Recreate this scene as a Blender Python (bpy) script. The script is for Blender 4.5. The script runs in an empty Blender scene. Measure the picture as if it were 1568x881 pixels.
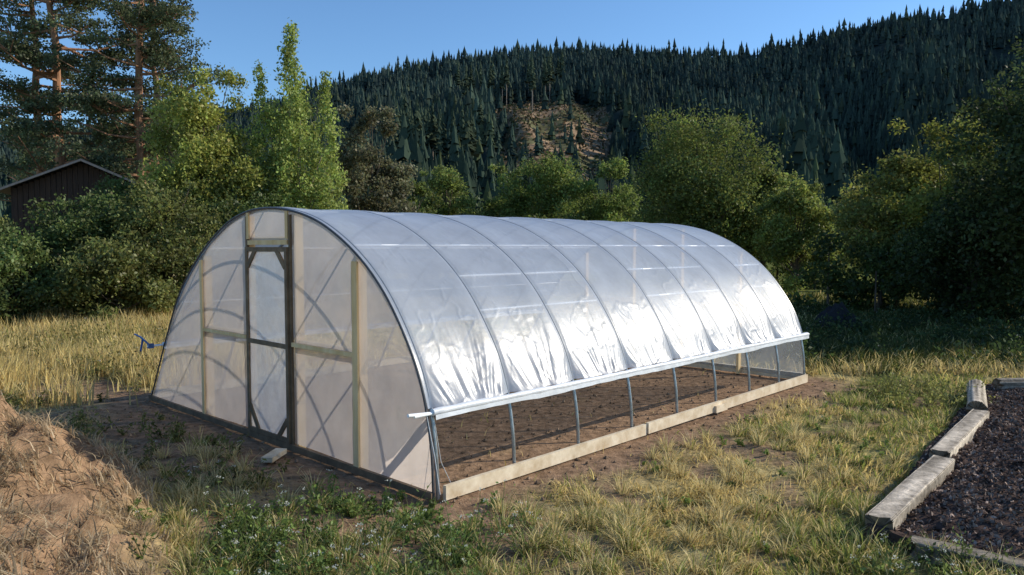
import bpy, math, numpy as np
from mathutils import Vector
R=np.random.default_rng(7)
S=bpy.context.scene
# ------------------------------------------------------------ noise
_L=R.random((256,256))
def vn(x,y):
    xi=np.floor(x).astype(int); yi=np.floor(y).astype(int); fx=x-xi; fy=y-yi
    fx=fx*fx*(3-2*fx); fy=fy*fy*(3-2*fy)
    a=_L[xi%256,yi%256]; b=_L[(xi+1)%256,yi%256]; c=_L[xi%256,(yi+1)%256]; d=_L[(xi+1)%256,(yi+1)%256]
    return (a*(1-fx)+b*fx)*(1-fy)+(c*(1-fx)+d*fx)*fy
def fbm(x,y,o=4):
    x=np.asarray(x,float); y=np.asarray(y,float); s=0;a=.5;t=0
    for i in range(o):
        s=s+a*vn(x*2**i+17.3*i,y*2**i+5.7*i); t+=a; a*=.5
    return s/t
# ------------------------------------------------------------ materials
def newmat(n):
    m=bpy.data.materials.new(n); m.use_nodes=True; nt=m.node_tree; nt.nodes.clear()
    out=nt.nodes.new('ShaderNodeOutputMaterial'); return m,nt,out
def N(nt,t,**k):
    n=nt.nodes.new(t)
    for a,b in k.items():
        if a[0]=='_': setattr(n,a[1:],b)
        else: n.inputs[a].default_value=b
    return n
def noise_tex(nt,scale,detail=5,stretch=None):
    tc=N(nt,'ShaderNodeTexCoord'); mp=N(nt,'ShaderNodeMapping')
    if stretch: mp.inputs['Scale'].default_value=stretch
    nt.links.new(tc.outputs['Object'],mp.inputs['Vector'])
    n=N(nt,'ShaderNodeTexNoise',Scale=scale,Detail=detail,Roughness=.65)
    nt.links.new(mp.outputs['Vector'],n.inputs['Vector']); return n
def solid(name,c1,c2,scale=5,rough=.8,stretch=None,bump=.3,metal=0,bd=.01):
    m,nt,out=newmat(name); n=noise_tex(nt,scale,6,stretch)
    r=N(nt,'ShaderNodeValToRGB'); r.color_ramp.elements[0].position=.32; r.color_ramp.elements[1].position=.68
    r.color_ramp.elements[0].color=(*c1,1); r.color_ramp.elements[1].color=(*c2,1)
    p=N(nt,'ShaderNodeBsdfPrincipled',Roughness=rough,Metallic=metal); b=N(nt,'ShaderNodeBump',Strength=bump,Distance=bd)
    nt.links.new(n.outputs['Fac'],r.inputs[0]); nt.links.new(r.outputs[0],p.inputs['Base Color'])
    nt.links.new(n.outputs['Fac'],b.inputs['Height']); nt.links.new(b.outputs[0],p.inputs['Normal'])
    nt.links.new(p.outputs[0],out.inputs[0]); return m
def vcol(name,trans=.35,rough=.6,nscale=None,bump=0,bd=.02,spec=.03):
    m,nt,out=newmat(name); a=N(nt,'ShaderNodeAttribute',_attribute_name='Col')
    col=a.outputs['Color']; d=N(nt,'ShaderNodeBsdfDiffuse'); g=N(nt,'ShaderNodeBsdfGlossy',Roughness=rough)
    if nscale:
        n=noise_tex(nt,nscale,8); mr=N(nt,'ShaderNodeMapRange'); mr.inputs[1].default_value=.3; mr.inputs[2].default_value=.7; mr.inputs[3].default_value=.5; mr.inputs[4].default_value=1.5
        nt.links.new(n.outputs['Fac'],mr.inputs[0])
        mx=N(nt,'ShaderNodeVectorMath',_operation='SCALE'); nt.links.new(col,mx.inputs[0]); nt.links.new(mr.outputs[0],mx.inputs['Scale']); col=mx.outputs[0]
        if bump:
            b=N(nt,'ShaderNodeBump',Strength=bump,Distance=bd); nt.links.new(n.outputs['Fac'],b.inputs['Height']); nt.links.new(b.outputs[0],d.inputs['Normal'])
    nt.links.new(col,d.inputs['Color']); sh=d.outputs[0]
    if trans>0:
        t=N(nt,'ShaderNodeBsdfTranslucent'); nt.links.new(col,t.inputs['Color']); mm=N(nt,'ShaderNodeMixShader',Fac=trans)
        nt.links.new(sh,mm.inputs[1]); nt.links.new(t.outputs[0],mm.inputs[2]); sh=mm.outputs[0]
    if spec>0:
        mm=N(nt,'ShaderNodeMixShader',Fac=spec); nt.links.new(sh,mm.inputs[1]); nt.links.new(g.outputs[0],mm.inputs[2]); sh=mm.outputs[0]
    nt.links.new(sh,out.inputs[0]); return m
def film(name,tr,transl,col,colt,f0=.04,f1=.5,rough=.2,nscale=3,bump=.4,stretch=None,bd=.02):
    m,nt,out=newmat(name); n=noise_tex(nt,nscale,6,stretch); b=N(nt,'ShaderNodeBump',Strength=bump,Distance=bd)
    nt.links.new(n.outputs['Fac'],b.inputs['Height'])
    d=N(nt,'ShaderNodeBsdfDiffuse',Color=(*col,1)); t=N(nt,'ShaderNodeBsdfTranslucent',Color=(*colt,1)); tp=N(nt,'ShaderNodeBsdfTransparent',Color=(.95,.96,.97,1))
    g=N(nt,'ShaderNodeBsdfGlossy',Roughness=rough,Color=(1,1,1,1)); lw=N(nt,'ShaderNodeLayerWeight',Blend=.5)
    for q in (d,t,g,lw): nt.links.new(b.outputs[0],q.inputs['Normal'])
    pw=N(nt,'ShaderNodeMath',_operation='POWER'); pw.inputs[1].default_value=4; nt.links.new(lw.outputs['Facing'],pw.inputs[0])
    fr=N(nt,'ShaderNodeMath',_operation='MULTIPLY_ADD'); fr.inputs[1].default_value=f1; fr.inputs[2].default_value=f0; nt.links.new(pw.outputs[0],fr.inputs[0])
    m1=N(nt,'ShaderNodeMixShader',Fac=transl); nt.links.new(d.outputs[0],m1.inputs[1]); nt.links.new(t.outputs[0],m1.inputs[2])
    m2=N(nt,'ShaderNodeMixShader'); mr=N(nt,'ShaderNodeMapRange'); mr.inputs[1].default_value=.35; mr.inputs[2].default_value=.65; mr.inputs[3].default_value=tr-.06; mr.inputs[4].default_value=tr+.06
    nt.links.new(n.outputs['Fac'],mr.inputs[0]); nt.links.new(mr.outputs[0],m2.inputs[0])
    nt.links.new(m1.outputs[0],m2.inputs[1]); nt.links.new(tp.outputs[0],m2.inputs[2])
    m3=N(nt,'ShaderNodeMixShader'); nt.links.new(fr.outputs[0],m3.inputs[0]); nt.links.new(m2.outputs[0],m3.inputs[1]); nt.links.new(g.outputs[0],m3.inputs[2])
    nt.links.new(m3.outputs[0],out.inputs[0]); return m
M={}
M['leaf']=vcol('foliage_mat',.45,.5,spec=.02)
M['grass']=vcol('grass_mat',.45,.5,spec=.02)
M['ground']=vcol('ground_mat',0,1,nscale=9,bump=.8,bd=.05,spec=0)
M['grain']=vcol('weathered_timber_mat',0,1,nscale=14,bump=.7,bd=.02,spec=0)
M['hill']=vcol('hill_mat',0,1,nscale=.12,bump=0,spec=0)
M['conifer']=vcol('conifer_mat',.1,1,spec=0)
M['bark']=solid('bark_mat',(.06,.045,.03),(.16,.12,.085),6,.95,(1,1,.25),.8,bd=.05)
M['pinebark']=solid('pine_bark_mat',(.16,.08,.045),(.42,.22,.12),5,.95,(1,1,.3),.8,bd=.05)
M['birch']=solid('pale_bark_mat',(.15,.13,.1),(.3,.27,.22),5,.9)
M['wood']=solid('lumber_mat',(.66,.43,.18),(.86,.63,.34),7,.7,(1,1,.2),.2)
M['board']=solid('baseboard_mat',(.55,.42,.26),(.84,.72,.53),6,.7,None,.3)
M['dkwood']=solid('dark_wood_mat',(.10,.065,.035),(.24,.16,.09),7,.8,None,.3)
M['steel']=solid('galvanised_mat',(.3,.32,.34),(.5,.52,.54),14,.35,None,.1,.8)
M['hoop']=solid('hoop_under_film_mat',(.13,.155,.19),(.20,.23,.27),14,.6,None,.1,0)  # darker copy of the steel; its look through the film put into the colour
M['trim']=solid('arch_trim_mat',(.04,.04,.045),(.08,.08,.085),14,.5,None,.1,0)
M['tarp']=solid('tarp_mat',(.008,.008,.010),(.016,.017,.022),8,.95)
M['blue']=solid('blue_paint_mat',(.02,.07,.20),(.04,.11,.28),8,.5)
M['barn']=solid('barn_siding_mat',(.030,.016,.010),(.075,.04,.024),5,.85,(5,5,.3),.5)
M['roof']=solid('barn_roof_mat',(.05,.05,.05),(.10,.095,.09),3,.6)
M['dark']=solid('opening_shade_mat',(.006,.006,.006),(.012,.012,.012),3,.9)
M['fascia']=solid('fascia_mat',(.14,.13,.12),(.22,.20,.18),4,.6)
M['filmroof']=film('roof_film_mat',.36,.36,(.60,.65,.73),(.66,.72,.80),.035,.42,.33,3.0,.22)
M['filmend']=film('end_film_mat',.33,.66,(.60,.59,.60),(.90,.80,.73),.03,.2,.3,1.6,.3)
M['filmfar']=film('far_end_film_mat',.66,.5,(.5,.52,.56),(.6,.62,.66),.03,.25,.3,1.6,.3)
M['filmdoor']=film('door_film_mat',.26,.50,(.84,.84,.86),(.90,.87,.85),.05,.3,.2,7,.9)
M['roll']=solid('film_roll_mat',(.62,.64,.66),(.80,.81,.82),6,.35,(1,1,1),.6)
M['white']=solid('white_pvc_mat',(.85,.85,.85),(.92,.92,.90),6,.4)
# ------------------------------------------------------------ mesh builder
class B:
    def __init__(s): s.V=[];s.F=[];s.C=[];s.Mi=[];s.n=0
    def add(s,V,F,mi=0,col=(.5,.5,.5)):
        V=np.asarray(V,float).reshape(-1,3); F=np.asarray(F,int); col=np.asarray(col,float)
        if col.ndim==1: col=np.tile(col,(len(V),1))
        s.V.append(V); s.F.append(F+s.n); s.C.append(col); s.Mi.append(np.full(len(F),mi)); s.n+=len(V)
    def box(s,c,ax,sz,mi=0):
        c=np.array(c,float); ax=[np.array(a,float)/np.linalg.norm(a) for a in ax]
        V=[c+ax[0]*i*sz[0]/2+ax[1]*j*sz[1]/2+ax[2]*k*sz[2]/2 for i in(-1,1) for j in(-1,1) for k in(-1,1)]
        s.add(V,[[0,1,3,2],[4,6,7,5],[0,4,5,1],[2,3,7,6],[0,2,6,4],[1,5,7,3]],mi)
    def tube(s,P,r,sides=8,mi=0,col=(.5,.5,.5),cap=True):
        P=np.asarray(P,float); n=len(P); r=np.broadcast_to(np.asarray(r,float),(n,))
        T=np.gradient(P,axis=0); T/=np.linalg.norm(T,axis=1)[:,None]+1e-9
        up=np.array([0,0,1.]) if abs(T[:,2]).mean()<.85 else np.array([1.,0,0])
        A=np.cross(T,up); A/=np.linalg.norm(A,axis=1)[:,None]+1e-9; Bv=np.cross(T,A)
        th=np.linspace(0,2*np.pi,sides,endpoint=False)
        V=P[:,None]+r[:,None,None]*(np.cos(th)[None,:,None]*A[:,None]+np.sin(th)[None,:,None]*Bv[:,None])
        i,j=np.meshgrid(np.arange(n-1),np.arange(sides),indexing='ij'); i=i.ravel();j=j.ravel();j2=(j+1)%sides
        s.add(V,np.stack([i*sides+j,i*sides+j2,(i+1)*sides+j2,(i+1)*sides+j],1),mi,col)
        if cap:
            for e in (0,n-1):
                s.add(np.vstack([V[e],P[e]]),[[k,(k+1)%sides,sides] for k in range(sides)],mi,col)
    def grid(s,V,mi=0,col=(.5,.5,.5)):
        a,b=V.shape[:2]; i,j=np.meshgrid(np.arange(a-1),np.arange(b-1),indexing='ij');i=i.ravel();j=j.ravel()
        s.add(V.reshape(-1,3),np.stack([i*b+j,(i+1)*b+j,(i+1)*b+j+1,i*b+j+1],1),mi,np.asarray(col).reshape(-1,3) if np.ndim(col)>1 else col)
    def leaves(s,c,size,col,mi=0,asp=.55,updir=None,up=.0):
        n=len(c); a=R.normal(size=(n,3)); 
        if updir is not None: a=a*(1-up)+np.array(updir)*up*1.7
        a/=np.linalg.norm(a,axis=1)[:,None]; b=np.cross(a,R.normal(size=(n,3))); b/=np.linalg.norm(b,axis=1)[:,None]
        size=np.broadcast_to(size,(n,))[:,None]
        V=np.stack([c-a*size*.5,c+b*size*asp*.5,c+a*size*.5,c-b*size*asp*.5],1).reshape(-1,3)
        s.add(V,np.arange(4*n).reshape(n,4),mi,np.repeat(col,4,axis=0))
    def build(s,name,mats,smooth=False,parent=None):
        me=bpy.data.meshes.new(name); V=np.vstack(s.V); C=np.vstack(s.C)
        me.vertices.add(len(V)); me.vertices.foreach_set('co',V.astype(np.float32).ravel())
        lp=np.concatenate([f.ravel() for f in s.F]); ks=np.concatenate([np.full(len(f),f.shape[1]) for f in s.F])
        me.loops.add(len(lp)); me.loops.foreach_set('vertex_index',lp.astype(np.int32))
        me.polygons.add(len(ks)); me.polygons.foreach_set('loop_start',np.concatenate([[0],np.cumsum(ks)[:-1]]).astype(np.int32))
        me.polygons.foreach_set('material_index',np.concatenate(s.Mi).astype(np.int32))
        me.polygons.foreach_set('use_smooth',np.full(len(ks),smooth))
        me.update(calc_edges=True)
        at=me.color_attributes.new('Col','FLOAT_COLOR','POINT'); at.data.foreach_set('color',np.hstack([C,np.ones((len(C),1))]).astype(np.float32).ravel())
        for m in mats: me.materials.append(M[m])
        o=bpy.data.objects.new(name,me); S.collection.objects.link(o)
        if parent: o.parent=parent
        return o
def empty(name):
    o=bpy.data.objects.new(name,None); S.collection.objects.link(o); return o
# ------------------------------------------------------------ greenhouse
NC=np.array([-.65,6.29]); ang=math.radians(46.5)
LD=np.array([math.cos(ang),math.sin(ang)]); WD=np.array([-math.sin(ang),math.cos(ang)])
GL=7.84; GW=6.17
def G(l,s,z):
    l,s,z=np.broadcast_arrays(np.asarray(l,float),s,z); p=NC+l[...,None]*LD+s[...,None]*WD
    return np.concatenate([p,z[...,None]],-1)
def toG(x,y):
    dx=x-NC[0];dy=y-NC[1]; return dx*LD[0]+dy*LD[1], dx*WD[0]+dy*WD[1]
cp=np.array([(0,0),(0.03,.45),(.13,.9),(.31,1.28),(.66,1.74),(1.096,2.1),(1.65,2.385),(2.2,2.535),(2.75,2.59),(3.25,2.56),(3.75,2.43),(4.41,2.10),(5.06,1.6),(5.52,1.0),(5.88,.45),(6.17,0)])
def catmull(P,n=14):
    P=np.vstack([2*P[0]-P[1],P,2*P[-1]-P[-2]]); o=[]
    for i in range(1,len(P)-2):
        for t in np.linspace(0,1,n,endpoint=False):
            o.append(.5*((2*P[i])+(-P[i-1]+P[i+1])*t+(2*P[i-1]-5*P[i]+4*P[i+1]-P[i+2])*t*t+(-P[i-1]+3*P[i]-3*P[i+1]+P[i+2])*t**3))
    o.append(P[-2]); return np.array(o)
prof=catmull(cp)
pz=lambda s: np.interp(s,prof[:,0],prof[:,1])
AX=[np.array([*LD,0]),np.array([*WD,0]),np.array([0,0,1.])]
GH=empty('greenhouse')
b=B()
kA=np.where((prof[:,0]<1)&(prof[:,1]<.8))[0][-1]; 
for k in range(9):
    l=k*GL/8; l=min(max(l,.02),GL-.02)
    b.tube(G(l,prof[:kA+1,0],prof[:kA+1,1]),.018,8,0); b.tube(G(l,prof[kA:,0],prof[kA:,1]),.019,12,1)
b.build('hoops',['steel','hoop'],True,GH)
b=B()
for s0 in (.50,.80,1.25,2.85,4.3,5.2):
    i=np.argmin(abs(prof[:,0]-s0)); q=prof[i]; t=(prof[i+1]-prof[i-1]); t/=np.hypot(*t)
    for k in range(8):
        if s0<1 and (k+int(s0*10))%3==2: continue
        b.tube(G(np.array([k*GL/8+.03,(k+1)*GL/8-.03]),q[0]+t[1]*.008,q[1]-t[0]*.008),.013,8)
b.build('purlins',['white'],True,GH)
dd=np.diff(prof,axis=0); arc=np.concatenate([[0],np.cumsum(np.hypot(dd[:,0],dd[:,1]))])
a0=np.interp(.78,prof[:90,1],arc[:90]); iL=np.where(prof[:,0]>3)[0]; a1=np.interp(-.85,-prof[iL,1],arc[iL])
aa=np.concatenate([a0+np.linspace(0,1,90)**1.3*1.6,np.linspace(a0+1.63,a1,80)]); ll=np.linspace(-.03,GL+.03,720)
ps=np.interp(aa,arc,prof[:,0]); pzz=np.interp(aa,arc,prof[:,1])
ts=np.gradient(ps);tz=np.gradient(pzz);q=np.hypot(ts,tz); ns=-tz/q; nz=ts/q
LL,AA=np.meshgrid(ll,aa-a0,indexing='ij'); sp=GL/8
ph=(LL/sp)%1; cell=np.floor(LL/sp); ctr=(ph-.5)
base_d=.020-.016*np.sin(np.pi*ph)**2*np.clip(AA/.5,0,1)
fan=ctr/(.30+.5*AA)
wr=(fbm(fan*6+cell*7.3,AA*.3+cell*3,3)-.5)*.030*np.exp(-AA/.42)*np.clip(AA/.05,0,1)
wr+=(fbm((LL+AA*.3)*11,AA*.6,3)-.5)*.016*np.exp(-AA/.4)
wr+=(fbm((LL-AA*.5)*1.4,AA*.8+LL*.4,2)-.5)*.012
r1=np.abs(fbm(LL*2.2+AA*.9+30,AA*3-LL*1.6,3)-.5); wr+=np.clip(1-r1*30,0,1)*.003
ad=np.abs(ph-np.round(ph))*sp
bl=np.clip((ad-.02)*7,0.0,1); d=base_d+wr*bl
# film dips inside each hoop so the pipe shows as a dark line
d=np.where(ad<.05,np.minimum(d,.0145+.006*np.clip((ad-.012)/.038,0,1)),d)
out_=np.exp(-AA/.12)*.05*np.clip((ad-.0)*8,.0,1)
P=G(LL,ps[None]+ns[None]*d-out_,pzz[None]+nz[None]*d)
b=B(); b.grid(P); b.build('roof_film',['filmroof'],True,GH)
for nm,ss,zz,l0 in (('rolled_film_edge',-.005,.76,-.16),('rolled_film_edge_far',float(np.interp(a1,arc,prof[:,0]))+.05,.83,-.16)):
    b=B(); x=np.linspace(-.04,GL+.04,260); r=.030+.010*(fbm(x*6,x*0+2,3)-.5)*2
    b.tube(G(x,ss+.012*(fbm(x*1.2,x*0,2)-.5),zz+.02*(fbm(x*.9+7,x*0,2)-.5)),r,12,0)
    b.tube(G(np.array([l0-.08,GL+.1]),ss,zz),.014,8,1)
    x=np.linspace(-.03,GL+.03,300); f=np.stack([G(x,ss-.03,zz-.01),G(x,ss-.035+.01*(fbm(x*8,x*0,2)-.5),zz-.04-.03*fbm(x*3,x*0+4,3))],1)
    b.grid(f,0); b.build(nm,['roll','white'],True,GH)
for nm,l in (('end_wall_film',0.0),('far_end_wall_film',GL)):
    ss=np.unique(np.concatenate([np.linspace(0,.3,14),np.linspace(.3,GW-.3,190),np.linspace(GW-.3,GW,10)])); vv=np.linspace(0.03,1,80)
    SS,VV=np.meshgrid(ss,vv,indexing='ij'); ZZ=VV*pz(SS)
    if l==0:
        dl=(fbm(SS*1.5+ZZ*.8,ZZ*1.3,4)-.5)*.02+(fbm(SS*4+ZZ*3,ZZ*1.0-SS+6,2)-.5)*.010
        b=B(); b.grid(G(l-.006-abs(dl),SS,ZZ)[ss<=2.31]); b.grid(G(l-.006-abs(dl),SS,ZZ)[ss>=3.24])
        k=(ss>=2.28)&(ss<=3.27); S2,V2=np.meshgrid(ss[k],np.linspace(0,1,12),indexing='ij'); b.grid(G(l-.006+0*S2,S2,2.2+V2*(pz(S2)-2.2)))
        b.build(nm,['filmend'],True,GH)
    else:
        b=B(); b.grid(G(l+.02+0*SS,SS,ZZ)); b.build(nm,['filmfar'],True,GH)
b=B()
for l,sg in ((0.05,1),(GL-.05,-1)):
    for s0 in (1.13,2.26,3.30,4.43):
        h=pz(s0)-.03; b.box(G(l,s0,h/2),AX,(.089,.042,h))
    b.box(G(l,(1.13+2.26)/2,1.14),AX,(.038,1.085,.089)); b.box(G(l,(4.43+3.30)/2,1.14),AX,(.038,1.085,.089))
    b.box(G(l,(2.26+3.30)/2,2.24),AX,(.06,.995,.089))
for s0,w_ in ((1.12,.085),(4.43,.06)):
    h=pz(s0)-.09; b.box(G(-.034,s0,h/2+.04),AX,(.022,w_,h-.06))
b.box(G(-.032,(1.165+2.285)/2,1.14),AX,(.018,1.11,.045)); b.box(G(-.032,(4.395+3.27)/2,1.14),AX,(.018,1.11,.04))
b.box(G(-.030,(2.325+3.22)/2,2.22),AX,(.02,.86,.05)); 
for s0 in (2.352,3.20): b.box(G(-.032,s0,(2.25+pz(s0))/2),AX,(.02,.05,pz(s0)-2.25-.02))
b.build('end_wall_studs',['wood'],False,GH)
b=B()
b.box(G(-.04,GW/2,.035),AX,(.035,GW,.07),0); b.box(G(GL+.04,GW/2,.06),AX,(.035,GW-.02,.12),1)
b.tube(G(-.03,prof[:,0],prof[:,1]+.004),.012,6,2)
b.box(G(-.02,2.305,pz(2.3)/2-.02),AX,(.028,.03,pz(2.3)-.04),0); b.box(G(-.02,3.245,pz(3.25)/2-.02),AX,(.028,.04,pz(3.25)-.05),0)
b.build('end_wall_trim',['dkwood','board','trim'],False,GH)
b=B(); s1,s2,zb,zt=2.345,3.205,.07,2.17
b.box(G(-.045,s1,(zb+zt)/2),AX,(.03,.05,zt-zb)); b.box(G(-.045,s2,(zb+zt)/2),AX,(.03,.05,zt-zb))
for z in (zb+.03,1.11,zt-.025): b.box(G(-.045,(s1+s2)/2,z),AX,(.026,s2-s1-.052,.05))
def diag(sa,za,sb,zb_,w=.055):
    v=np.array([*(WD*(sb-sa)),zb_-za]); L=np.linalg.norm(v); v/=L; n=np.cross(v,AX[0])
    b.box(G(-.05,(sa+sb)/2,(za+zb_)/2),[AX[0],v,n],(.02,L,w))
diag(s1+.02,zt-.22,s1+.20,zt-.03);diag(s2-.02,zt-.22,s2-.20,zt-.03);diag(s1+.02,zb+.25,s1+.22,zb+.03);diag(s2-.02,zb+.30,s2-.22,zb+.03)
b.build('door_frame',['dkwood'],False,GH)
SS,ZZ=np.meshgrid(np.linspace(s1,s2,50),np.linspace(zb,zt,90),indexing='ij')
b=B(); b.grid(G(-.033-.012*fbm(SS*7,ZZ*5,4),SS,ZZ)); b.build('door_film',['filmdoor'],True,GH)
b=B(); l=0.05
for i,L in enumerate((3.1,1.75,2.9)):
    b.box(G(l+L/2,-.045-.012*(i%2)*1.5,.06+.012*(i%2)),AX,(L-.01,.04,.125)); l+=L
b.box(G(4.85,-.09,.05),AX,(.3,.05,.09))
b.box(G(GL/2,GW+.04,.06),AX,(GL,.04,.11))
b.box(G(-.33,2.15,.04),[np.array([*(LD*.8+WD*.6),0]),np.array([*(-LD*.6+WD*.8),0]),AX[2]],(.35,.12,.05))
b.build('baseboards',['board'],False,GH)
b=B(); b.tube([G(-.1,-.0,.75),G(-.05,-.04,.4),G(0,-.05,.06)],.004,5,0); b.tube([G(-.06,0,.76),G(-.3,.0,.78)],.016,8,1)
b.tube([G(-.02,.02,.8),G(.1,.05,.3),G(.22,.03,.05)],.003,5,0)
b.build('roll_up_rope',['roll','white'],True,GH)
b=B(); sx=float(np.interp(a1,arc,prof[:,0]))+.05
b.tube([G(-.2,sx,.83),G(-.22,sx+.30,.93),G(-.22,sx+.5,.95)],.013,8); b.tube([G(-.22,sx+.22,.9),G(-.3,sx+.08,.76)],.013,8); b.box(G(-.2,sx,.83),AX,(.07,.06,.06))
b.build('roll_up_crank',['blue'],False,GH)
# ------------------------------------------------------------ ground
def mound(x,y):
    d1=np.sqrt(((x+4.75)/1.95)**2+((y-5.5)/1.75)**2); d2=np.sqrt(((x+3.3)/1.15)**2+((y-4.5)/1.3)**2); d3=np.sqrt(((x+6.6)/2)**2+((y-7.0)/1.2)**2)
    h=1.22*np.clip(1-d1**1.7,0,1)**.9; h2=.5*np.clip(1-d2**2,0,1); h3=.8*np.clip(1-d3**2,0,1)
    h=np.maximum(np.maximum(h,h2),h3); lump=fbm(x*3.3+1,y*3.3,4); lump2=fbm(x*8+1,y*8,3); return h*(.72+.5*fbm(x*1.6,y*1.6,2))+np.clip(h*3,0,1)*(np.abs(lump-.5)*-.75+.05+(lump2-.5)*.12)
def boxd(x,y):
    l,s=toG(x,y); return np.hypot(np.maximum(np.maximum(-l,l-GL),0),np.maximum(np.maximum(-s,s-GW),0)),l,s
def gz(x,y):
    d,l,s=boxd(x,y); f=np.clip(d/1.2,0,1)
    near=np.clip(1-np.hypot(x,y-10)/60,0,1)
    return (fbm(x*.6,y*.6,4)-.5)*.14*f*near+(fbm(x*4,y*4,3)-.5)*.055*near*np.clip(d*2+.5,0,1)+mound(x,y)-.02
def cols(x,y):
    d,l,s=boxd(x,y); n=fbm(x*.9+3,y*.9,4); n2=fbm(x*.35+8,y*.35+2,4); n3=fbm(x*2.1+5,y*2.1+9,3)
    dirt=np.clip(1.5-d/(.65+.9*(l<0))+(n-.5)*2.2,0,1)
    dirt=np.where((l<.2)&(s>-1.2),np.maximum(dirt,np.clip(1.6-d/1.7+(n-.5)*2,0,1)),dirt)
    dirt=np.maximum(dirt,np.clip((n3-.53)*7,0,.85)*np.clip(1.7-d/2.4,0,1))
    green=np.clip((n2-.5)*5-.02+(n3-.5)*3.5,0,1)
    green=np.maximum(green,np.clip(1.3-np.hypot(x+1.0,y-4.9)/2.2,0,1)*.7)
    green=np.maximum(green,np.clip(1.4-np.abs(x-.62*y+.5)/1.1,0,1)*np.clip(n*1.8,0,1)*(y<11)*.75)
    green=np.maximum(green,np.clip((y-12.5)/1.5,0,1)*np.clip((x-3)/2,0,1))
    green=np.where((x<-5)&(y>10),green*.2,green)
    m=np.clip(mound(x,y)*4,0,1); return dirt*(1-m),green*(1-m),m
def ax(n,near,far,c):
    t=np.linspace(-1,1,n); return c+np.sign(t)*(np.abs(t)*near*1.0+(np.abs(t)**7)*far)
gx=ax(560,17,2600,0); gy=ax(560,17,2600,11)
X,Y=np.meshgrid(gx,gy,indexing='ij'); Z=gz(X,Y); di,gr,mo=cols(X,Y)
dirtc=np.array([.27,.175,.11]); dry=np.array([.42,.33,.15]); grn=np.array([.13,.145,.045]); mc=np.array([.29,.185,.11])
C=dry*(1-gr[...,None])+grn*gr[...,None]; C=C*(1-di[...,None])+dirtc*di[...,None]; C=C*(1-mo[...,None])+mc*mo[...,None]
b=B(); b.grid(np.stack([X,Y,Z],-1),0,C); b.build('ground',['ground'],True)
def bedmask(x,y):
    side=(x-2.55)*(11-5.4)-(y-5.4)*(6.9-2.55)
    return (side>0)&(.62*(x-2.7)+.78*(y-5.35)>0)&(y<11.2)
def blades(b,x,y,z,h,lean,w,th,c):
    n=len(x); dx=np.cos(th);dy=np.sin(th); tw=R.uniform(0,2*np.pi,n); wx=np.cos(tw)*w;wy=np.sin(tw)*w
    base=np.stack([x,y,z-.01],1); o=np.stack([wx,wy,0*wx],1)
    up=h*np.cos(np.minimum(lean,1.5)); lat=h*np.sin(np.minimum(lean,1.5))
    mid=base+np.stack([dx*lat*.35,dy*lat*.35,up*.62],1); tip=base+np.stack([dx*lat,dy*lat,up*1.0],1)
    V=np.stack([base-o,base+o,mid+o*.75,mid-o*.75,tip],1); idx=np.arange(n)*5+b.n
    q=b.n; b.add(V.reshape(-1,3),np.stack([idx,idx+1,idx+2,idx+3],1)-q,0,np.repeat(c,5,axis=0)); b.F.append(np.stack([idx+3,idx+2,idx+4],1)); b.Mi.append(np.zeros(n,int))
def f1(x,y):
    n=len(x); di,gr,mo=cols(x,y); d,l,s=boxd(x,y); cl=fbm(x*3.2,y*3.2,3)
    k=np.clip((1-di*1.15)*(.25+2.6*(cl-.34)),0.012,1); k=np.where(d<.2,.004,k); k=np.where(bedmask(x,y),0,k)
    tall=(x<-4.5)&(y>10); bk=(y>12.5)&(x>2.5)
    h=.05+.12*cl; h=np.where(tall,.22+.45*fbm(x*.8,y*.8,3),h); h=np.where(bk,.12+.3*fbm(x*.9+4,y*.9,3),h); h=np.where(mo>.3,.14,h)
    k=np.where(mo>.3,.8*np.clip((fbm(x*4,y*4,3)-.40)*7,.04,1),k)
    flat=np.where(tall,.35,1.1); flat=np.where(mo>.3,1.3,flat)
    isg=R.random(n)<gr*.85
    cd=np.array([.76,.60,.25])*R.uniform(.45,1.15,(n,1))+R.normal(0,.012,(n,3))
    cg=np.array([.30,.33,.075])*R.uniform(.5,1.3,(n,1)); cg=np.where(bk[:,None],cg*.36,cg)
    c=np.where(isg[:,None],cg,cd); c=np.where((mo>.3)[:,None],np.array([.58,.44,.27])*R.uniform(.35,1.2,(n,1)),c)
    return k,h,flat,np.clip(c,.01,1)
n=500000; y=np.exp(R.uniform(np.log(3.8),np.log(34),n)); x=R.uniform(-1,1,n)*(.85*y+1.2)
k,h,flat,c=f1(x,y); m=k>R.random(n); x,y,h,flat,c=x[m],y[m],h[m],flat[m],c[m]; n=len(x)
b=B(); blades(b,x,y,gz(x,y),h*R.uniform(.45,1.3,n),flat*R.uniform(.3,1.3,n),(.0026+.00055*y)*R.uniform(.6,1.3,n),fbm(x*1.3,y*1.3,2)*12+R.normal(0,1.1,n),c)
nt_=520; ty=np.exp(R.uniform(np.log(4.2),np.log(12),nt_)); tx=R.uniform(-.5,.8,nt_)*ty; dd_=boxd(tx,ty)[0]; di,gr,mo=cols(tx,ty); ok=(dd_>.5)&~bedmask(tx,ty)&(mo<.1)
tx,ty,gr=tx[ok],ty[ok],gr[ok]; I=np.repeat(np.arange(len(tx)),70); n=len(I); th=R.uniform(0,2*np.pi,n)
x=tx[I]+np.cos(th)*R.random(n)*.06; y=ty[I]+np.sin(th)*R.random(n)*.06; g=R.random(n)<(gr[I]*.8+.05)
c=np.where(g[:,None],np.array([.28,.32,.08]),np.array([.80,.65,.31]))*R.uniform(.5,1.15,(n,1))
blades(b,x,y,gz(x,y),R.uniform(.1,.26,n),R.uniform(.3,1.3,n),np.full(n,.004),th,c)
b.build('grass',['grass'])
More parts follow.
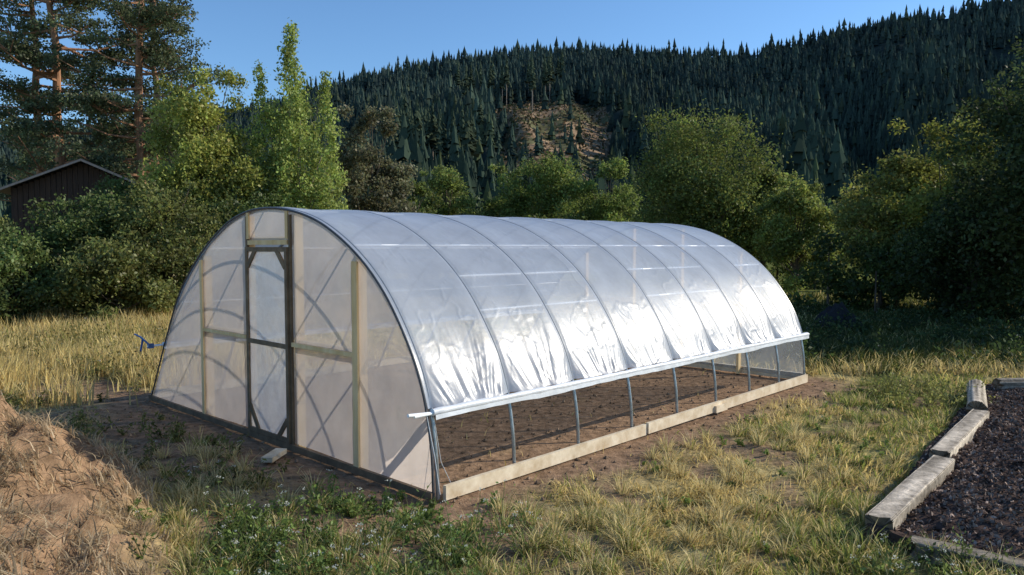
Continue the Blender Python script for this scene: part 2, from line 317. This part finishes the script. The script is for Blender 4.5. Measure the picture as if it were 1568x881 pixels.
b=B(); n=9000; x=R.uniform(-7,-2.2,n); y=R.uniform(3.6,8,n); m=(mound(x,y)>.12)&(fbm(x*2.5+4,y*2.5,3)>.44); x=x[m];y=y[m];n=len(x)
blades(b,x,y,gz(x,y)+.02,R.uniform(.1,.32,n),R.uniform(1.15,1.5,n),np.full(n,.0035),R.uniform(0,6.28,n),np.array([.74,.58,.35])*R.uniform(.4,1.15,(n,1))); b.build('straw',['grass'])
def weeds(name,pts,hts,lsz,colr,flower=0,nl=45):
    b=B()
    for (x,y),h in zip(pts,hts):
        z=float(gz(np.array([x]),np.array([y]))[0]); k=R.integers(2,5); tone=R.uniform(.6,1.4)
        for j in range(k):
            tip=np.array([x,y,z])+np.array([R.normal(0,h*.35),R.normal(0,h*.35),h*R.uniform(.5,1.1)])
            P=np.linspace([x,y,z],tip,4); P[1:3]+=R.normal(0,h*.04,(2,3)); b.tube(P,np.linspace(.004,.0015,4),4,0,np.array(colr)*.9,False)
            t=R.random(max(4,nl//k))**.8; c=np.array([x,y,z])*(1-t[:,None])+tip*t[:,None]+R.normal(0,h*.14,(len(t),3))*np.array([1,1,.5])
            c[:,2]=np.maximum(c[:,2],z+.01)
            b.leaves(c,lsz*R.uniform(.4,1.3,len(t)),np.array(colr)*tone*R.uniform(.6,1.4,(len(t),1)),0,.45)
            if R.random()<flower:
                c=tip+R.normal(0,.012,(9,3))*np.array([1,1,.4]); b.leaves(c,.013,np.tile([.65,.65,.56],(9,1)),0,.9)
    return b.build(name,['leaf'])
def region(n,x0,x1,y0,y1,h0,h1,test=None,dm=.12):
    p=[];h=[]
    while len(p)<n:
        x=R.uniform(x0,x1);y=R.uniform(y0,y1)
        if abs(x)>.78*y+.6: continue
        d=boxd(np.array([x]),np.array([y]))[0][0]
        if d<dm: continue
        if test and not test(x,y): continue
        p.append((x,y));h.append(R.uniform(h0,h1)*(.5 if d<.6 else 1))
    return p,h
cl=lambda x,y: fbm(np.array([x*1.1]),np.array([y*1.1]),3)[0]>.47
cl2=lambda x,y: fbm(np.array([x*2.1]),np.array([y*2.1]),3)[0]>.5
ms=lambda x,y: mound(np.array([x]),np.array([y]))[0]<.12 and cl2(x,y)
p,h=region(230,-3.2,-.1,4.2,6.4,.07,.25,ms); weeds('weeds',p,h,.042,(.16,.22,.055),.10)
p,h=region(34,-2.2,.1,4.5,5.7,.2,.45); weeds('flowering_weeds',p,h,.034,(.15,.21,.055),.6,30)
p,h=region(110,-7.5,-2.2,6.5,10.5,.10,.30,ms,.4); weeds('weeds',p,h,.05,(.16,.17,.05),.1)
p,h=region(90,1.2,7,4.6,11.2,.04,.11,lambda x,y: cl2(x,y) and not bedmask(x,y),.5); weeds('weeds',p,h,.04,(.19,.25,.06),.03)
p,h=region(60,2.4,3.6,4.0,5.2,.10,.28,lambda x,y: not bedmask(x,y)); weeds('weeds',p,h,.04,(.16,.20,.055),.3)
p,h=region(300,4.5,17,12.5,24,.25,.7,cl); weeds('field_weeds',p,h,.10,(.06,.09,.028),.05,60)
p,h=region(170,-15,-5.5,10.5,17,.3,.65,cl); weeds('field_weeds',p,h,.07,(.22,.20,.06),.05)
p,h=region(50,5.2,6.4,9.6,11.3,.2,.4); weeds('tall_grass_tuft',p,h,.05,(.26,.26,.08),.0)
b_pts=[(G(np.array(R.uniform(.8,7)),R.uniform(2.3,5.8),0.)) for _ in range(22)]
p=[(float(q[0]),float(q[1])) for q in b_pts]; weeds('weeds',p,list(R.uniform(.05,.16,22)),.05,(.14,.20,.05),0,30)
b=B(); n=3600; x=R.uniform(-6,6,n);y=R.uniform(4.3,14,n); d_,l_,s_=boxd(x,y); di,_,_=cols(x,y); m=(di>.5)&(mound(x,y)<.1); x=x[m];y=y[m];n=len(x)
r=R.uniform(.008,.035,n)*R.uniform(.5,1,n); cube=np.array([[-1,0,0],[1,0,0],[0,-1,0],[0,1,0],[0,0,1.],[0,0,-1]]); V=np.stack([x,y,gz(x,y)+r*.3],1)[:,None]+cube[None]*r[:,None,None]*R.uniform(.6,1.3,(n,6,1))
F=np.array([[0,2,4],[2,1,4],[1,3,4],[3,0,4],[2,0,5],[1,2,5],[3,1,5],[0,3,5]])[None]+(np.arange(n)*6)[:,None,None]
b.add(V.reshape(-1,3),F.reshape(-1,3),0,np.repeat(np.array([.30,.21,.14])*R.uniform(.5,1.2,(n,1)),6,axis=0)); b.build('soil_clods',['ground'],False)
# ------------------------------------------------------------ mulch bed, timbers
b=B(); gxx=np.linspace(2.3,16,260); gyy=np.linspace(2.6,11.2,190); X,Y=np.meshgrid(gxx,gyy,indexing='ij')
side=((X-2.55)*(11-5.4)-(Y-5.4)*(6.9-2.55))/7.1; sd2=.62*(X-2.7)+.78*(Y-5.35)
Z=np.where((side>0.02)&(sd2>.02),.08+.08*(fbm(X*3,Y*3,4)-.5)*2,-.15)
b.grid(np.stack([X,Y,Z],-1),0,np.tile([.085,.060,.05],(X.size,1)).reshape(260,190,3))
n=70000; x=R.uniform(2.5,9.5,n); y=R.uniform(3,11.15,n); m=bedmask(x-.1,y-.05); x=x[m];y=y[m]; z=.08+.08*(fbm(x*3,y*3,4)-.5)*2+.012
b.leaves(np.stack([x,y,z],1),R.uniform(.02,.06,len(x)),np.array([.20,.15,.12])*R.uniform(.15,2.0,(len(x),1)),0,.5)
b.build('mulch_bed',['ground'])
def timber(name,p0,p1,w,h,rnd=False,tone=1):
    b=B(); p0=np.array(p0,float);p1=np.array(p1,float); n=60; t=np.linspace(0,1,n); Lg=np.linalg.norm(p1-p0)
    P=p0+(p1-p0)*t[:,None]; d=(p1-p0)/Lg; s=np.array([-d[1],d[0],0])
    k=40; th=np.linspace(0,2*np.pi,k,endpoint=False)+np.pi/4
    e=1.0 if rnd else .16
    cx=np.sign(np.cos(th))*np.abs(np.cos(th))**e; cz=np.sign(np.sin(th))*np.abs(np.sin(th))**e
    T,K=np.meshgrid(t*Lg,np.arange(k)*1.,indexing='ij'); gr_=fbm(T*.9+p0[0]*3,K*.9+p0[1],3); wob=1+.10*(gr_-.5)+.08*(fbm(T*3,K*.4,2)-.5)
    V=P[:,None]+s*(cx[None]*wob*w/2)[...,None]+np.array([0,0,1.])*(cz[None]*wob*h/2)[...,None]
    V[0]+=-d*R.uniform(-.03,.04,(k,1)); V[-1]+=d*R.uniform(-.03,.04,(k,1))
    C=np.array([.58,.49,.38])*tone*(.35+1.2*np.clip((gr_-.25)*1.6,0,1))[...,None]
    i,j=np.meshgrid(np.arange(n-1),np.arange(k),indexing='ij');i=i.ravel();j=j.ravel();j2=(j+1)%k
    b.add(V,np.stack([i*k+j,(i+1)*k+j,(i+1)*k+j2,i*k+j2],1),0,C.reshape(-1,3))
    for q in (0,n-1): b.add(np.vstack([V[q],P[q]]),[[a,(a+1)%k,k] for a in range(k)],0,(.22,.17,.12))
    b.build(name,['grain'],False)
timber('landscape_timber',(2.74,5.45,.08),(4.08,6.95,.1),.19,.18)
timber('landscape_timber',(4.2,7.22,.09),(5.72,9.0,.1),.18,.17)
timber('log_edging',(5.8,9.2,.14),(6.75,10.75,.14),.23,.23,True)
timber('landscape_timber',(2.86,5.18,.04),(4.3,4.03,.04),.15,.13,False,.5)
timber('log_edging',(7.2,10.95,.12),(8.5,11.0,.12),.22,.22,True,.6)
# ------------------------------------------------------------ trees
def clump_leaves(b,cen,rad,nl,ls,col,flat=.75,mi=1,up=0):
    nc=len(cen); per=np.maximum(1,(nl*rad**2/np.sum(rad**2)).astype(int))
    I=np.repeat(np.arange(nc),per); n=len(I)
    d=R.normal(size=(n,3)); d/=np.linalg.norm(d,axis=1)[:,None]; rr=R.random(n)**.45*(1+.25*R.normal(size=n)*.6)
    P=cen[I]+d*(rad[I]*rr)[:,None]*np.array([1,1,flat])
    cb=R.uniform(.65,1.35,nc)[I]; c=np.array(col)*(cb*R.uniform(.6,1.4,n))[:,None]; c=c*(1+R.normal(0,.06,(n,3)))
    b.leaves(P,ls*R.uniform(.6,1.4,n),np.clip(c,.004,1),mi,.6,(0,0,1) if up else None,up)
def tree(name,x,y,h,w,kind='round',col=(.07,.10,.025),nl=14000,ls=.16,nc=60,bark='bark',z0=.12,lean=0):
    b=B(); base=np.array([x,y,-.05]); r0=.016*h+.03
    if kind=='round':
        d=R.normal(size=(nc,3)); d/=np.linalg.norm(d,axis=1)[:,None]; rr=R.random(nc)**.4
        cz=h*(z0+(1-z0)*.5); hz_=h*(1-z0)*.5
        lump=.78+.42*fbm(np.arctan2(d[:,1],d[:,0])*1.6+x,d[:,2]*2.4+y,2)
        cen=np.stack([x+d[:,0]*rr*w*.45*lump,y+d[:,1]*rr*w*.45*lump,cz+d[:,2]*rr*hz_*.86*lump],1)
        tt=(cen[:,2]-h*z0)/(h*(1-z0)); sh=np.clip(1.2-.35*tt,.5,1.15); cen[:,:2]=[x,y]+(cen[:,:2]-[x,y])*sh[:,None]
        rad=R.uniform(.07,.17,nc)*w; fl=.8; up=0
        top=np.array([[x+R.normal(0,w*.15),y+R.normal(0,w*.1),h-w*.10*R.uniform(.8,3.2)] for _ in range(9)]); cen=np.vstack([cen,top]); rad=np.concatenate([rad,R.uniform(.05,.11,9)*w])
    elif kind=='column':
        cs=[];ra=[]
        spires=[(0,0,1,.36),(.25,.1,.84,.27),(-.27,0,.86,.27),(.1,-.25,.74,.28),(-.12,.25,.76,.28),(.36,-.2,.62,.24),(-.38,.1,.6,.24)]
        for (sx,sy,sh,sr) in spires:
            m=int(nc*sr*1.6)
            for t in np.linspace(.06,1,m):
                rr=sr*w*(1-t**1.9)*.85+.04; a=R.uniform(0,2*np.pi); q=R.random()**.5*rr
                cs.append([x+sx*w*(.75+.25*t)+q*np.cos(a),y+sy*w+q*np.sin(a),h*sh*t*.985]); ra.append(max(.18,sr*w*.44*(1-t*.66)))
        cen=np.array(cs);rad=np.array(ra); fl=1.3; up=.3
    top=np.array([x+R.normal(0,.1),y,h*.8]); P=np.linspace(base,top,8); P[1:-1,:2]+=R.normal(0,.05,(6,2))
    b.tube(P,np.linspace(r0,r0*.12,8),9,0)
    for c in cen[R.permutation(len(cen))[:30]]:
        t=np.clip((c[2]/h)*.62,.06,.85); s=base+(top-base)*t; mid=(s+c)/2+np.array([0,0,-.05*h*.3])+R.normal(0,.08,3)
        b.tube([s,mid,c],[r0*.3*(1-t)+.012,r0*.15,.01],5,0,cap=False)
    clump_leaves(b,cen,rad,nl,ls,col,fl,1,up)
    n=nl//8; I=R.integers(0,len(cen),n); d=R.normal(size=(n,3)); d/=np.linalg.norm(d,axis=1)[:,None]
    b.leaves(cen[I]+d*(rad[I]*R.uniform(.9,1.4,n))[:,None],ls*R.uniform(.5,1,n),np.array(col)*R.uniform(.7,1.5,(n,1)),1,.5)
    return b.build(name,[bark,'leaf'])
def pine(name,x,y,h,w,nb=46,nl=17000,zlow=.3,lean=0):
    b=B(); base=np.array([x,y,-.05]); top=np.array([x+lean,y,h]); r0=.017*h
    P=np.linspace(base,top,12); P[1:-1,:2]+=R.normal(0,.12,(10,2)); b.tube(P,np.linspace(r0,r0*.2,12),10,0)
    cs=[];ra=[]
    for i in range(nb):
        t=zlow+(1-zlow)*(i+R.random())/nb; a=R.uniform(0,2*np.pi); L=w*.5*(.45+.75*R.random())*(1.12-(t-zlow)/(1-zlow))**.6
        s=base+(top-base)*t; e=s+np.array([np.cos(a)*L,np.sin(a)*L,L*R.uniform(-.12,.4)]); mid=(s+e)/2+np.array([0,0,-.08*L])
        b.tube([s,mid,e],[r0*.26,r0*.14,.02],5,0,cap=False)
        for q in range(R.integers(4,7)):
            f=R.uniform(.4,1.08); c=s+(e-s)*f+np.array([R.normal(0,.5),R.normal(0,.5),R.normal(.15,.22)]); b.tube([s+(e-s)*f*.8,c],[.03,.012],4,0,cap=False)
            cs.append(c); ra.append(R.uniform(.35,.95))
    cen=np.array(cs);rad=np.array(ra)
    clump_leaves(b,cen,rad,nl,.15,(.11,.135,.065),.5,1)
    return b.build(name,['pinebark','leaf'])
pine('pine_tree',-23.2,39,20,10,60,46000,.16,-.5)
pine('pine_tree',-18.4,37,18.5,8,56,42000,.22,.4)
pine('pine_tree',-26.5,42,20,8,42,20000,.2)
pine('pine_tree',-20.6,43,18,7,42,20000,.25,.3)
MG=(.15,.19,.05); DG=(.065,.09,.03)
tree('deciduous_tree',-10.8,26,8.5,4.3,'round',(.30,.32,.075),30000,.13,90,z0=.05)
tree('poplar_tree',-8.0,27.5,10.3,4.4,'column',(.32,.38,.10),56000,.12,200,'birch',z0=0)
tree('deciduous_tree',-6.0,32,8.2,3.8,'round',(.18,.175,.095),18000,.15,60)
tree('deciduous_tree',-4.7,35,5.4,2.8,'round',MG,8000,.15,40)
tree('deciduous_tree',-4.4,50,7.9,5.0,'round',(.18,.22,.055),17000,.18,60,z0=.05)
tree('deciduous_tree',-.2,51,7.8,4.2,'round',(.18,.22,.055),14000,.18,60,z0=.03)
tree('deciduous_tree',2.3,49,8.6,6.6,'round',(.20,.25,.06),24000,.17,85,z0=.03)
tree('deciduous_tree',6.2,48,8.2,4.8,'round',(.20,.25,.06),16000,.17,60,z0=.03)
tree('deciduous_tree',9.8,39,9.4,7.6,'round',(.17,.20,.05),44000,.15,150,z0=.03)
tree('deciduous_tree',12.8,38,6.6,4.2,'round',(.22,.25,.065),16000,.16,60,z0=.02)
tree('deciduous_tree',12.2,32,5.3,3.6,'round',(.22,.25,.06),17000,.14,60,z0=.02)
tree('deciduous_tree',14.2,27.5,5.6,4.6,'round',(.21,.22,.055),22000,.14,80,z0=.0)
tree('deciduous_tree',15.0,25.5,6.7,4.6,'round',(.23,.24,.05),26000,.13,85,z0=.0)
tree('deciduous_tree',13.4,21.5,4.8,4.2,'round',DG,17000,.13,80,z0=.0)
tree('deciduous_tree',13.6,18.8,7.7,5.4,'round',DG,36000,.12,140,z0=.0)
tree('deciduous_tree',20.5,20,10,6,'round',DG,9000,.22,60,z0=.0)
tree('deciduous_tree',23,24,9,7,'round',DG,8000,.22,60,z0=.0)
tree('deciduous_tree',19,24.5,8,5,'round',DG,8000,.22,60,z0=.0)
hb=[(-17.8,22,3.5,4),(-15.2,21,3.2,4),(-12.6,22,3.9,3.8),(-10.4,22.5,4.4,3.8),(-8.6,24,4.1,3.4),(-19,19,4.2,4),(-13.5,19.8,2.6,3.4),(-16.8,18.8,2.6,3.4),(-6.9,25.5,3.6,3.2),(-10.8,20.5,2.6,3.2),(-13.6,26,4.7,3.4)]
for i,(x,y,h,w) in enumerate(hb): tree('hedge_bush',x,y,h,w,'round',[(.13,.17,.05),(.17,.185,.055)][i%2],16000,.11,70,z0=-.1)
def mass(name,xs,ys,hs,col,nl,ls):
    b=B(); cen=[];rad=[]
    for x,y,h in zip(xs,ys,hs):
        for k in range(9): cen.append([x+R.normal(0,h*.25),y+R.normal(0,h*.2),h*R.uniform(.05,.85)]); rad.append(h*R.uniform(.12,.25))
        b.tube([[x,y,0],[x,y,h*.7]],[h*.02,.02],5,0)
    clump_leaves(b,np.array(cen),np.array(rad),nl,ls,col,.8,1); return b.build(name,['bark','leaf'])
n=70; xs=np.linspace(-22,75,n); mass('distant_treeline',xs,70+R.uniform(-8,8,n),R.uniform(4,7,n),(.09,.125,.045),60000,.33)
n=30; xs=np.linspace(-16,26,n); mass('shrub_row',xs,44+R.uniform(-3,3,n)-abs(xs)*.15,R.uniform(2.2,4.4,n),(.14,.17,.045),50000,.2)
n=22; xs=np.linspace(11,26,n); mass('shrub_row',xs,24.5+R.uniform(-1.5,2,n),R.uniform(1.8,3.2,n),(.08,.11,.03),30000,.15)
# ------------------------------------------------------------ barn
BN=empty('barn')
def bp(u,v,z):
    a=math.radians(20); c,s=math.cos(a),math.sin(a); return np.array([-18.0+u*c-v*s,31.5+u*s+v*c,z])
BX=[bp(1,0,0)-bp(0,0,0),bp(0,1,0)-bp(0,0,0),np.array([0,0,1.])]
b=B(); hw=2.6; ez=4.6; pk=5.75; x=-hw; dp=7
while x<hw-.05:
    xm=x+.1; zt=ez+(pk-ez)*(1-abs(xm)/hw)-.05; zb=3.4 if xm>-1.0 else 0
    b.box(bp(xm,.0+.012*R.random(),(zt+zb)/2),BX,(.185,.03,zt-zb)); x+=.2
b.box(bp(-hw,dp/2,ez/2),BX,(.05,dp,ez)); b.box(bp(hw,dp/2,ez/2),BX,(.05,dp,ez)); b.box(bp(0,dp,ez/2),BX,(2*hw,.05,ez))
b.build('siding_walls',['barn'],False,BN)
b=B()
for sg in (-1,1):
    v=np.array(BX[0])*sg*hw+np.array([0,0,ez-pk]); L=np.linalg.norm(v); v/=L; n_=np.cross(BX[1],v)
    cc=(bp(0,dp/2,pk)+bp(sg*(hw+.5),dp/2,pk+(ez-pk)*(hw+.5)/hw))/2+np.array([0,0,.05])
    b.box(cc,[v,BX[1],n_],(L*(hw+.5)/hw,dp+.9,.06)); b.box(cc-BX[1]*(dp/2+.47)-np.array([0,0,.03]),[v,BX[1],n_],(L*(hw+.5)/hw,.03,.08),1)
b.build('roof',['roof','fascia'],False,BN)
b=B(); b.box(bp(.8,.6,1.7),BX,(3.5,.05,3.3)); b.build('bay_shade_panel',['dark'],False,BN)  # near-black sheet stands in for the shade inside the open bay
b=B(); 
for u in (-1.0,.9,hw-.1): b.box(bp(u,-.05,1.7),BX,(.16,.1,3.4))
b.box(bp(.8,-.06,3.4),BX,(3.6,.06,.18)); b.build('posts',['dkwood'],False,BN)
b=B(); th,ra=np.meshgrid(np.linspace(0,2*np.pi,40),np.linspace(0,1,16),indexing='ij')
X=.6*ra*np.cos(th)*(1+.25*np.cos(3*th));Y=.4*ra*np.sin(th); Z=.5*(1-ra**2)*(.6+.9*fbm(X*5+3,Y*5,3))
b.grid(np.stack([X+8.4,Y+19.3,Z+.12],-1)); b.build('tarp_heap',['tarp'],False)
# ------------------------------------------------------------ hill + forest
cpx=np.array([-600,0,200,380,510,600,700,800,900,1000,1150,1168,1250,1380,1568,1900,2400]); cpy=np.array([215,195,185,160,122,100,86,76,68,73,80,64,46,22,-5,-20,20.])
def crest(u): px=784+1140*u; return (378-np.interp(px,cpx,cpy)-15)/1140
def hz(x,y):
    u=x/y; t=(y-110)/600; e=crest(u); tt=np.clip(t,0,1)
    z=y*e*tt**.8+ (fbm(u*9+y*.002,t*1.5,3)-.5)*60*np.sin(np.pi*np.clip(t,0,1))**1
    z=z-np.clip(t-1,0,5)*260
    k=np.exp(-(((u-.075)/.08)**2+((t-.50)/.16)**2)); z=z+16*k
    return z-1.5
def cut(x,y):
    u=x/y; px=784+1140*u; el=378-1140*((hz(x,y)-2.17)/y)
    w=34*(fbm(x*.05,y*.05,3)-.5)
    lo=np.interp(px,[750,800,850,920,945],[176,160,158,168,190])+w*.5
    return (px>762+w)&(px<938+w)&(el>lo)&(el<285+w)
uu=np.linspace(-1.3,1.5,700); yy=np.concatenate([np.linspace(105,720,220),np.linspace(740,1300,14)])
U,Y=np.meshgrid(uu,yy,indexing='ij'); X=U*Y; Z=hz(X,Y)
C=np.zeros((*X.shape,3))+np.array([.030,.040,.035]); cm=cut(X,Y); nn=fbm(X*.06,Y*.04,4)[...,None]; cc=np.where(nn>.5,np.array([.27,.185,.115]),np.array([.11,.105,.055])); C=np.where(cm[...,None],cc*(.6+.8*fbm(X*.2,Y*.2,2)[...,None]),C)
b=B(); b.grid(np.stack([X,Y,Z],-1),0,C); b.build('hill',['hill'],True)
def conifers(name,x,y,z,h,col,bare=0,tiers=5,sd=6,rf=.20):
    n=len(x); b=B(); th=np.linspace(0,2*np.pi,sd,endpoint=False)
    for k in range(tiers):
        f0=bare+(1-bare)*k/tiers*.95; f1=min(1,bare+(1-bare)*(k+1.75)/tiers)
        rr=h*rf*(1-k/tiers)**.8*R.uniform(.75,1.15,n)
        r=rr[:,None]*R.uniform(.4,1.35,(n,sd)); a=th[None]+R.uniform(0,6,(n,1))
        ring=np.stack([x[:,None]+r*np.cos(a),y[:,None]+r*np.sin(a),(z+h*f0)[:,None]+h[:,None]*R.uniform(-.03,.025,(n,sd))],-1)
        tip=np.stack([x,y,z+h*f1],-1)[:,None]; V=np.concatenate([ring,tip],1)
        F=np.array([[j,(j+1)%sd,sd] for j in range(sd)])[None]+(np.arange(n)*(sd+1))[:,None,None]
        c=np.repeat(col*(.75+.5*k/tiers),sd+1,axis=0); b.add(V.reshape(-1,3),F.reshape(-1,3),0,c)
    th3=np.linspace(0,2*np.pi,4,endpoint=False); r=h*(.009 if bare else .014)
    lo=np.stack([x[:,None]+r[:,None]*np.cos(th3),y[:,None]+r[:,None]*np.sin(th3),np.repeat((z-1)[:,None],4,1)],-1)
    hi=np.stack([x[:,None]+.6*r[:,None]*np.cos(th3),y[:,None]+.6*r[:,None]*np.sin(th3),np.repeat((z+h*.8)[:,None],4,1)],-1)
    V=np.concatenate([lo,hi],1); F=np.array([[j,(j+1)%4,4+(j+1)%4,4+j] for j in range(4)])[None]+(np.arange(n)*8)[:,None,None]
    b.add(V.reshape(-1,3),F.reshape(-1,4),0,(.26,.22,.18)if bare else (.12,.10,.08)); return b.build(name,['conifer'])
n=42000; y=np.sqrt(R.uniform(112**2,735**2,n)); u=R.uniform(-1.0,1.15,n); x=u*y
m=(~cut(x,y)|(R.random(n)<.02))&(fbm(x*.02,y*.02,3)+R.uniform(-.15,.15,n)>.34)
x=x[m];y=y[m]; z=hz(x,y); h=R.uniform(6,15.5,len(x))*(.75+.5*fbm(x*.01,y*.01,2))*(1+.45*(R.random(len(x))<.09)); n=len(x)
tone=fbm(x*.012+5,y*.012,3)
c=np.array([.038,.056,.036])*(.35+1.3*tone)[:,None]*R.uniform(.55,1.6,(n,1)); c+= np.array([.03,.028,0.])*(R.random((n,1))<.12)
haze_k=(y/720*.36)[:,None]; c=c*(1-haze_k)+np.array([.055,.080,.10])*haze_k  # distance haze blended into the tree colours, stronger farther away
nr=y<330
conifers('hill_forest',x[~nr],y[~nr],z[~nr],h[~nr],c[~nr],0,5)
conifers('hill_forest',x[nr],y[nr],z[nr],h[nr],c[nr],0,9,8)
px=np.concatenate([R.uniform(596,740,30),R.uniform(690,860,26),[716,722,815,658,664,610]]); n=len(px); u=(px-784)/1140; y=np.concatenate([R.uniform(230,330,30),R.uniform(440,560,26),[220,225,420,260,240,240]]); x=u*y
conifers('tall_bare_trunk_conifers',x,y,hz(x,y),np.where(y<350,R.uniform(21,30,n),R.uniform(24,34,n)),np.tile([.055,.072,.045],(n,1))*R.uniform(.7,1.4,(n,1)),.45,14,9,.085)
n=2600; y=R.uniform(300,560,n*6);u=R.uniform(-.03,.15,n*6);x=u*y;m=cut(x,y);x=x[m][:n];y=y[m][:n]
b=B(); b.leaves(np.stack([x,y,hz(x,y)+.4],1),R.uniform(1,3.2,len(x)),np.array([[.30,.21,.13],[.07,.08,.035],[.12,.09,.055]])[R.integers(0,3,len(x))],0,.6); b.build('logging_slash',['conifer'])
# ------------------------------------------------------------ light, sky, camera
el=math.radians(27); az=math.radians(14)
sd=Vector((math.cos(el)*math.cos(az),math.cos(el)*math.sin(az),math.sin(el)))
L=bpy.data.lights.new('sun','SUN'); L.energy=5.0; L.angle=math.radians(.5); L.color=(1,.92,.78)
o=bpy.data.objects.new('sun',L); S.collection.objects.link(o); o.rotation_euler=(-sd).to_track_quat('-Z','Y').to_euler(); o.location=(20,5,30)
W=bpy.data.worlds.new('World'); S.world=W; W.use_nodes=True; nt=W.node_tree; bg=nt.nodes['Background']
sk=nt.nodes.new('ShaderNodeTexSky'); sk.sky_type='NISHITA'; sk.sun_disc=False; sk.sun_elevation=el; sk.sun_rotation=math.radians(90)-az
sk.air_density=1.0; sk.dust_density=.1; sk.ozone_density=3.0
vm=nt.nodes.new('ShaderNodeVectorMath'); vm.operation='MULTIPLY'; vm.inputs[1].default_value=(.80,1.0,1.16)
nt.links.new(sk.outputs[0],vm.inputs[0]); nt.links.new(vm.outputs[0],bg.inputs[0]); bg.inputs[1].default_value=.15
cam=bpy.data.cameras.new('camera'); cam.lens=26.2; cam.sensor_width=36; cam.clip_end=8000; cam.clip_start=.05
co=bpy.data.objects.new('camera',cam); S.collection.objects.link(co); co.location=(0,0,2.17); co.rotation_euler=(math.radians(90-3.11),0,0); S.camera=co
S.view_settings.view_transform='Standard'; S.view_settings.look='None'; S.view_settings.exposure=0
